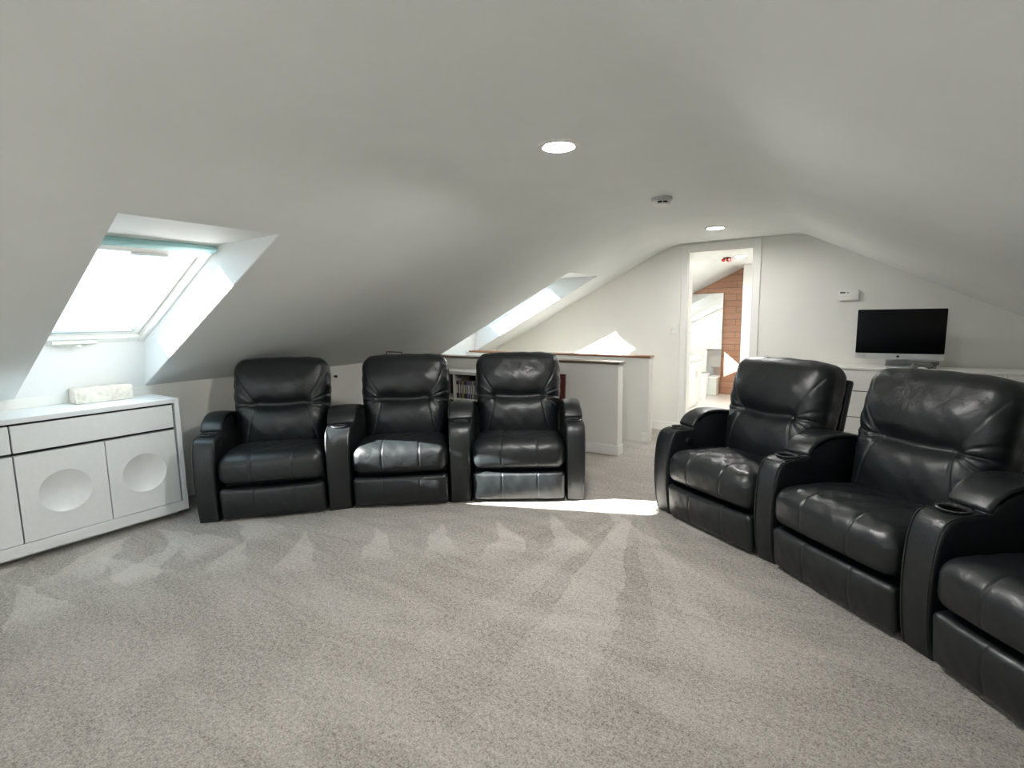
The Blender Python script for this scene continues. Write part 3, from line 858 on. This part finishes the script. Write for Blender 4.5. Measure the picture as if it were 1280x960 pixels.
WS = .684
def arr_obj(name, V, F, mat, parent):
    return mesh_obj(name, V, F, mat, parent, smooth=True)

def build_recliner():
    root = empty('recliner')
    # base
    bm = bmesh.new(); box(bm, (-.335, .105, .025), (.335, .80, .36), .02, 2); bm_obj('base', bm, M_BLACK, root)
    # footrest panel
    V, F = grid_box((.338, .05, .108), .028, (130, 12, 40))
    x, y, z = V.T.copy()
    front = ss(.0, -.05, y)
    u = x / .338
    bul = .020 * (1 - u ** 4) * (1 - (z / .108) ** 2) - groove(np.stack([x, z], 1), [(-.125, -.2), (-.125, .2)], .0045, .0045) - groove(np.stack([x, z], 1), [(.135, -.2), (.135, .2)], .0045, .0045)
    bul += .0025 * wave(x * 1.2, z * .6, 2.0)
    y = y - front * bul
    y = y + .03 * ss(.02, -.108, z) * 1.0 * 0 + (z + .108) * -.10
    V = np.stack([x, y + .052, z + .125], 1)
    arr_obj('footrest', V, F, M_LEATHER, root)
    # seat cushion
    hx, hy, hz = .342, .305, .100
    V, F = grid_box((hx, hy, hz), .070, (134, 96, 36))
    x, y, z = V.T.copy(); u = x / hx
    top = ss(-.02, .09, z); front = ss(-hy + .09, -hy, y)
    S1 = [(-.125, -.4), (-.125, .10), (-.10, .4)]; S2 = [(.135, -.4), (.135, .02), (.115, .4)]
    P2 = np.stack([x, y], 1)
    gz = groove(P2, S1, .0045, .0048) + groove(P2, S2, .0045, .0048) + groove(P2, [(-.36, .06), (-.1, .085), (.1, .085), (.36, .06)], .007, .008)
    crown = .030 * (1 - np.abs(u) ** 3) * (1 - .35 * (y / hy) ** 2)
    fall = -.030 * ss(-.1, .3, y)
    z = z + top * (crown + fall - gz + .004 * wave(x, y, .4))
    P3 = np.stack([x, z], 1)
    gf = groove(P3, [(-.125, -.2), (-.125, .2)], .0045, .0048) + groove(P3, [(.135, -.2), (.135, .2)], .0045, .0048)
    y = y - front * (.030 * (1 - np.abs(u) ** 3.5) * (1 - ((z + .0) / .13) ** 2) - gf + .002 * wave(x, z, 3.0))
    # underside rises a little toward the front centre, like a stuffed roll
    V = np.stack([x, y + .28, z + .352], 1)
    arr_obj('seat_cushion', V, F, M_LEATHER, root)
    # backrest
    hx, hy, hz = .350, .112, .352
    V, F = grid_box((hx, hy, hz), .078, (128, 24, 128))
    x, y, z = V.T.copy()
    u = x / hx; v_ = z / hz
    # outline: narrower at the foot, full shoulders, slightly arched top
    wid = 1 - .075 * ss(.25, -.7, v_) - .02 * ss(.55, 1.0, v_)
    x = x * wid
    z = z + .010 * (1 - u ** 2) * ss(.5, 1, v_) - .020 * np.abs(u) ** 5 * ss(.6, 1.0, v_)
    fr = ss(.02, -.085, y)
    m_ = (1 - np.abs(u) ** 4)
    head = .040 * np.exp(-((v_ - .40) / .36) ** 2) * m_
    lum = .044 * np.exp(-((v_ + .42) / .42) ** 2) * m_
    inn = ss(.70, .46, np.abs(u))
    cv = v_ + .02 + .02 * np.cos(u * 4)
    crease = (.030 * np.exp(-(cv / .15) ** 2) + .014 * np.exp(-(cv / .075) ** 2)) * inn
    P = np.stack([u * hx, v_ * hz], 1)
    g = 0
    for s_ in (-1, 1):
        g = g + groove(P, [(s_ * .185, -.005), (s_ * .215, .05), (s_ * .265, .13), (s_ * .32, .25)], .0065, .0055)
        g = g + groove(P, [(s_ * .185, -.015), (s_ * .205, -.09), (s_ * .235, -.19), (s_ * .265, -.30)], .0065, .0055)
        # gathered leather fanning sideways from the crease ends
        dx_ = np.abs(u * hx) - .185; ph = np.arctan2(v_ * hz + .012, np.maximum(dx_, .004))
        side = ((u * s_) > 0) * ss(.0, .06, dx_) * np.exp(-(ph / .62) ** 2)
        k_ = 15.0 if s_ > 0 else 11.0
        g = g + side * .0055 * (np.sin(ph * k_ + 1.4 * s_) + .5 * np.sin(ph * (k_ * 1.9) + 2.3 * s_ + x * 20))
        g = g + .012 * np.exp(-((v_ + .035) / .045) ** 2) * ((u * s_) > .5) * ss(.48, .60, u * s_) * ss(1.02, .75, u * s_)
    bul = head + lum - crease - g + .0035 * wave(x * .8, z * .8, 1.1) + .018 * (1 - u ** 4) * (1 - v_ ** 4)
    y = y - fr * bul
    # slight gathers where the cover turns round the sides and top
    sd = ss(.80, 1.0, np.abs(u)) * ss(-.3, .2, v_) * ss(.95, .6, v_)
    x = x + np.sign(u) * sd * .0022 * np.sin(z * 62 + y * 14 + u)
    tp = ss(.8, 1.0, v_)
    z = z + tp * .0018 * np.sin(x * 38 + .7) * (1 - u ** 4)
    th = math.radians(12)
    c_, s_ = math.cos(th), math.sin(th)
    Y = y * c_ + z * s_; Z = -y * s_ + z * c_
    V = np.stack([x, Y + .612, Z + .706], 1)
    arr_obj('backrest', V, F, M_LEATHER, root)
    # rear shell
    bm = bmesh.new()
    box(bm, (-.330, -.022, -.36), (.330, .022, .27), .015, 3, Matrix.Translation((0, .752, .68)) @ Matrix.Rotation(-th, 4, 'X'))
    bm_obj('back_panel', bm, M_LEATHER, root)
    return root

def catmull(pts, n=8):
    P_ = [Vector(p_) for p_ in pts]; out = []
    for i in range(len(P_) - 1):
        p0, p1, p2, p3 = P_[max(i - 1, 0)], P_[i], P_[i + 1], P_[min(i + 2, len(P_) - 1)]
        for j in range(n):
            t_ = j / n
            out.append(.5 * ((2 * p1) + (-p0 + p2) * t_ + (2 * p0 - 5 * p1 + 4 * p2 - p3) * t_ ** 2 + (-p0 + 3 * p1 - 3 * p2 + p3) * t_ ** 3))
    out.append(P_[-1])
    return out

def band(name, prof, Lf, Rf, inset_top, mat, parent, r_=.020, wfun=None):
    """closed arm volume: prof = (y,z) outline, Lf/Rf give the plan position of the left and right sides at a given y"""
    n = len(prof)
    c = Vector((sum(p_.x for p_ in prof) / n, sum(p_.y for p_ in prof) / n))
    nor = []
    for i in range(n):
        t_ = (prof[(i + 1) % n] - prof[i - 1]).normalized()
        nor.append(Vector((t_.y, -t_.x)))
    area = sum(prof[i].x * prof[(i + 1) % n].y - prof[(i + 1) % n].x * prof[i].y for i in range(n))
    if area < 0: nor = [-q for q in nor]
    K = 16
    rows = []
    V = []
    for k_ in range(K + 1):
        # sample more densely near both edges
        sgrid = [0, .02, .05, .09, .14, .20, .30, .40, .5, .60, .70, .80, .86, .91, .95, .98, 1.0][k_]
        row = []
        for i in range(n):
            p_ = prof[i]
            l_ = Lf(p_.x); q_ = Rf(p_.x)
            w_ = (q_ - l_).length
            e = min(sgrid, 1 - sgrid) * w_
            ins = 0.0 if e > r_ else r_ - math.sqrt(max(0, r_ ** 2 - (r_ - e) ** 2))
            crown = .006 * (1 - (2 * sgrid - 1) ** 2)
            pp = p_ + nor[i] * (crown - ins)
            if p_.y < .012: pp = Vector((pp.x, max(p_.y, .0)))
            f_ = wfun(p_.x, p_.y) if wfun else 1.0
            s_ = .5 + (sgrid - .5) * f_
            base = Lf(pp.x) * (1 - s_) + Rf(pp.x) * s_
            row.append(len(V)); V.append((base.x, base.y, pp.y))
        rows.append(row)
    F = []
    for k_ in range(K):
        for i in range(n):
            j = (i + 1) % n
            F.append((rows[k_][i], rows[k_][j], rows[k_ + 1][j], rows[k_ + 1][i]))
    F.append(rows[0][::-1]); F.append(rows[-1])
    me = bpy.data.meshes.new(name); me.from_pydata(V, [], F)
    b2 = bmesh.new(); b2.from_mesh(me); bmesh.ops.recalc_face_normals(b2, faces=b2.faces[:]); b2.to_mesh(me); b2.free()
    return finish(name, me, mat, parent, angle=40)

def build_arm(parent, Lf, Rf, button=0):
    """armrest / console between the plan lines Lf(y) and Rf(y), in the chair's own frame"""
    front = catmull([(.035, 0), (.010, .10), (-.004, .26), (.000, .40), (.016, .50), (.045, .556), (.085, .575), (.15, .580), (.212, .584)], 7)
    hump = catmull([(.218, .590), (.232, .612), (.262, .643), (.32, .669), (.40, .680), (.52, .668), (.66, .635), (.80, .585), (.835, .55)], 6)
    rear = catmull([(.855, .48), (.86, .40), (.86, .2), (.85, 0)], 5)
    prof = [Vector((p_.x, p_.y)) for q_ in (front, hump, rear) for p_ in q_]
    wf = lambda y, z: .90 + .10 * min(1, max(0, z / .5)) if y < .3 else 1.0
    arm = band('armrest', prof, Lf, Rf, 0, M_LEATHER, parent, .016, wf)
    # stuffed pad over the hump behind the cup holder
    hp = [Vector((p_.x, p_.y)) for p_ in hump]
    nr = []
    for i_ in range(len(hp)):
        t_ = (hp[min(i_ + 1, len(hp) - 1)] - hp[max(i_ - 1, 0)]).normalized(); nr.append(Vector((-t_.y, t_.x)))
    up_ = [p_ + n_ * .014 * math.sin(PI * min(1, max(.12, .12 + i_ / 9))) if i_ < 5 else p_ + n_ * .014 for i_, (p_, n_) in enumerate(zip(hp, nr))]
    lo_ = [p_ - n_ * .010 for p_, n_ in zip(hp, nr)]
    pad = band('arm_pad', up_ + lo_[::-1], Lf, Rf, 0, M_LEATHER, arm, .012, lambda y, z: .985)
    # piping along both edges of the front and top panel
    for sside in (.07, .93):
        bm = bmesh.new(); pts = []
        for p_ in front[2:]:
            f_ = wf(p_.x, p_.y); s_ = .5 + (sside - .5) * f_
            b_ = Lf(p_.x - .003) * (1 - s_) + Rf(p_.x - .003) * s_
            pts.append((b_.x, b_.y, p_.y + .001))
        tube(bm, pts, .0030, 6)
        bm_obj('piping', bm, M_PIPE, arm)
    # cup holder: metal ring, recessed lining
    yc = .145
    cxy = (Lf(yc) + Rf(yc)) / 2
    rad = .048
    zt = .5865
    cutter = bmesh.new(); lathe(cutter, [(0, zt - .075), (rad, zt - .075), (rad, zt + .05), (0, zt + .05)], 32, (cxy.x, cxy.y, 0))
    bmesh.ops.recalc_face_normals(cutter, faces=cutter.faces[:])
    cme = bpy.data.meshes.new('cut'); cutter.to_mesh(cme); cutter.free()
    co = bpy.data.objects.new('cut', cme); COL.objects.link(co)
    md = arm.modifiers.new('b', 'BOOLEAN'); md.operation = 'DIFFERENCE'; md.object = co; md.solver = 'EXACT'
    keepP = arm.parent; arm.parent = None
    bpy.context.view_layer.update()
    dg = bpy.context.evaluated_depsgraph_get()
    me2 = bpy.data.meshes.new_from_object(arm.evaluated_get(dg), depsgraph=dg)
    arm.modifiers.clear(); arm.data = me2; arm.parent = keepP
    me2.set_sharp_from_angle(angle=math.radians(40))
    bpy.data.objects.remove(co); bpy.data.meshes.remove(cme)
    bm = bmesh.new()
    lathe(bm, [(rad - .0005, zt - .002), (rad + .009, zt + .0015), (rad + .0095, zt + .004), (rad + .006, zt + .0065), (rad - .001, zt + .0055), (rad - .003, zt - .004), (rad - .003, zt - .070), (0, zt - .072)], 36, (cxy.x, cxy.y, 0))
    me = bpy.data.meshes.new('cup_holder'); bmesh.ops.recalc_face_normals(bm, faces=bm.faces[:])
    bm.to_mesh(me); bm.free()
    ch = finish('cup_holder', me, [M_RING, M_CUP], arm, angle=40)
    for pl in me.polygons:
        cz = pl.center.z
        if cz < zt - .006: pl.material_index = 1
    if button:
        # recline button on the inner (seat) side
        yb = .17
        e = Rf(yb) if button > 0 else Lf(yb)
        bm = bmesh.new(); lathe(bm, [(0, 0), (.024, 0), (.024, .004), (.018, .007), (0, .006)], 24)
        bmesh.ops.transform(bm, matrix=Matrix.Translation((e.x + button * .001, yb, .505)) @ Matrix.Rotation(button * PI / 2, 4, 'Y'), verts=bm.verts[:])
        bm_obj('recline_button', bm, M_BLACK, arm)
    return arm

POSES = [(-3.309, 1.953, 47.4), (-2.708, 2.568, 39.5), (-2.036, 3.093, 33.1), (-.744, 3.227, -31.6), (-.083, 2.764, -40.8), (.501, 2.176, -49.6)]
LABELS = [
    'black leather recliner with armrest beside the white sideboard, leftmost of its row of three',
    'black leather recliner in the middle of the row facing away from the knee wall',
    'black leather recliner in front of the bookcase and half wall, beside the passage',
    'black leather recliner in the right hand row nearest the doorway',
    'black leather recliner in the middle of the right hand row, in front of the dresser',
    'black leather recliner cut off by the right edge of the picture, nearest the camera',
]
GAP = .006
AW = .141
def mat_of(p_):
    return Matrix.Translation((p_[0], p_[1], 0)) @ Matrix.Rotation(math.radians(p_[2]), 4, 'Z')
proto = build_recliner()
chairs = []
for i, p_ in enumerate(POSES):
    if i == 0: r_ = proto
    else:
        r_ = proto.copy(); COL.objects.link(r_)
        for ch in list(proto.children):
            c_ = ch.copy(); COL.objects.link(c_); c_.parent = r_
    chairs.append(r_)
for i, (p_, r_) in enumerate(zip(POSES, chairs)):
    r_.location = (p_[0], p_[1], .001); r_.rotation_euler = (0, 0, math.radians(p_[2]))
    tag(r_, LABELS[i], 'recliner', 'black leather recliners')
for i, (p_, r_) in enumerate(zip(POSES, chairs)):
    Mi = mat_of(p_).inverted()
    xr = WS / 2 + GAP
    if i in (0, 3):
        build_arm(r_, lambda y: Vector((-xr - AW, y)), lambda y: Vector((-xr, y)), 1)
    if i in (2, 5):
        build_arm(r_, lambda y: Vector((xr, y)), lambda y: Vector((xr + AW, y)))
    else:
        Mn = mat_of(POSES[i + 1])
        f0 = Mi @ (Mn @ Vector((-xr, 0, 0))); f1 = Mi @ (Mn @ Vector((-xr, 1, 0)))
        a0 = Vector((f0.x, f0.y)); dn = Vector((f1.x - f0.x, f1.y - f0.y))
        # the console's own y axis is shared by both sides so its front stays square to the wedge
        build_arm(r_, lambda y: Vector((xr, y)), lambda y, a0=a0, dn=dn: a0 + dn * y)

# ------------------------------------------------------------------ light
SUN = Vector((1.0, 1.08, -.83)).normalized()
ld = bpy.data.lights.new('sun', 'SUN'); ld.energy = 84.0; ld.angle = math.radians(.6); ld.color = (1.0, .965, .92)
so = bpy.data.objects.new('sun', ld); link(so); so.location = (-8, -8, 8)
so.rotation_euler = SUN.to_track_quat('-Z', 'Y').to_euler()
w = bpy.data.worlds.new('sky'); SC.world = w; w.use_nodes = True
nt = w.node_tree; nt.nodes.clear()
out = nt.nodes.new('ShaderNodeOutputWorld'); bg = nt.nodes.new('ShaderNodeBackground')
bg.inputs[0].default_value = (.54, .80, 1.0, 1); bg.inputs[1].default_value = 3.9
nt.links.new(bg.outputs[0], out.inputs[0])
for k_, (y0, y1, s_, c_, xk, x1) in enumerate([(a_, b_, SL, C0, XK, WX1) for a_, b_ in WINS] + [(a_, b_, BS, BC, bk, bx1) for a_, b_ in BWS]):
    pl = bpy.data.lights.new('sky_portal', 'AREA'); pl.shape = 'RECTANGLE'
    pl.size = 1.40; pl.size_y = y1 - y0 + .05
    pl.cycles.is_portal = True
    po = bpy.data.objects.new('sky_portal', pl); link(po)
    xm = (xk + x1) / 2 - .05
    xm = xk + .65
    po.location = Vector((xm, (y0 + y1) / 2, s_ * xm + c_ + FOFF)) + Vector((-s_, 0, 1)).normalized() * .13
    a = math.atan(s_)
    po.rotation_euler = (0, -a, 0)

pl = bpy.data.lights.new('sky_portal', 'AREA'); pl.shape = 'RECTANGLE'; pl.size = GX1 - GX0; pl.size_y = GZ1 - GZ0; pl.cycles.is_portal = True
po = bpy.data.objects.new('sky_portal', pl); link(po); po.location = ((GX0 + GX1) / 2, Y0 - .13, (GZ0 + GZ1) / 2); po.rotation_euler = (PI / 2, 0, 0)

# ------------------------------------------------------------------ camera
f_, yaw, pit, rol = 652.556922, .593131203, .128532669, -.0146186597
cy_, sy_ = math.cos(yaw), math.sin(yaw); cp_, sp_ = math.cos(pit), math.sin(pit)
Fv = Vector((-sy_ * cp_, cy_ * cp_, -sp_)); Rv = Vector((cy_, sy_, 0)); Uv = Rv.cross(Fv)
R2 = Rv * math.cos(rol) + Uv * math.sin(rol); U2 = Uv * math.cos(rol) - Rv * math.sin(rol)
cd = bpy.data.cameras.new('camera'); cd.sensor_width = 36; cd.lens = f_ / 1280 * 36; cd.clip_start = .02
co = bpy.data.objects.new('camera', cd); link(co)
Mx = Matrix((R2, U2, -Fv)).transposed().to_4x4(); Mx.translation = (0, 0, 1.36)
co.matrix_world = Mx
SC.camera = co

vs = SC.view_settings
SC.display_settings.display_device = 'sRGB'
vs.view_transform = 'Standard'; vs.look = 'None'; vs.gamma = 1.0; vs.use_curve_mapping = False
vs.exposure = 0.12
SC.cycles.use_denoising = True
SC.cycles.max_bounces = 14; SC.cycles.diffuse_bounces = 8; SC.cycles.glossy_bounces = 6; SC.cycles.transparent_max_bounces = 12
SC.cycles.sample_clamp_indirect = 12.0
SC.cycles.caustics_reflective = False; SC.cycles.caustics_refractive = False
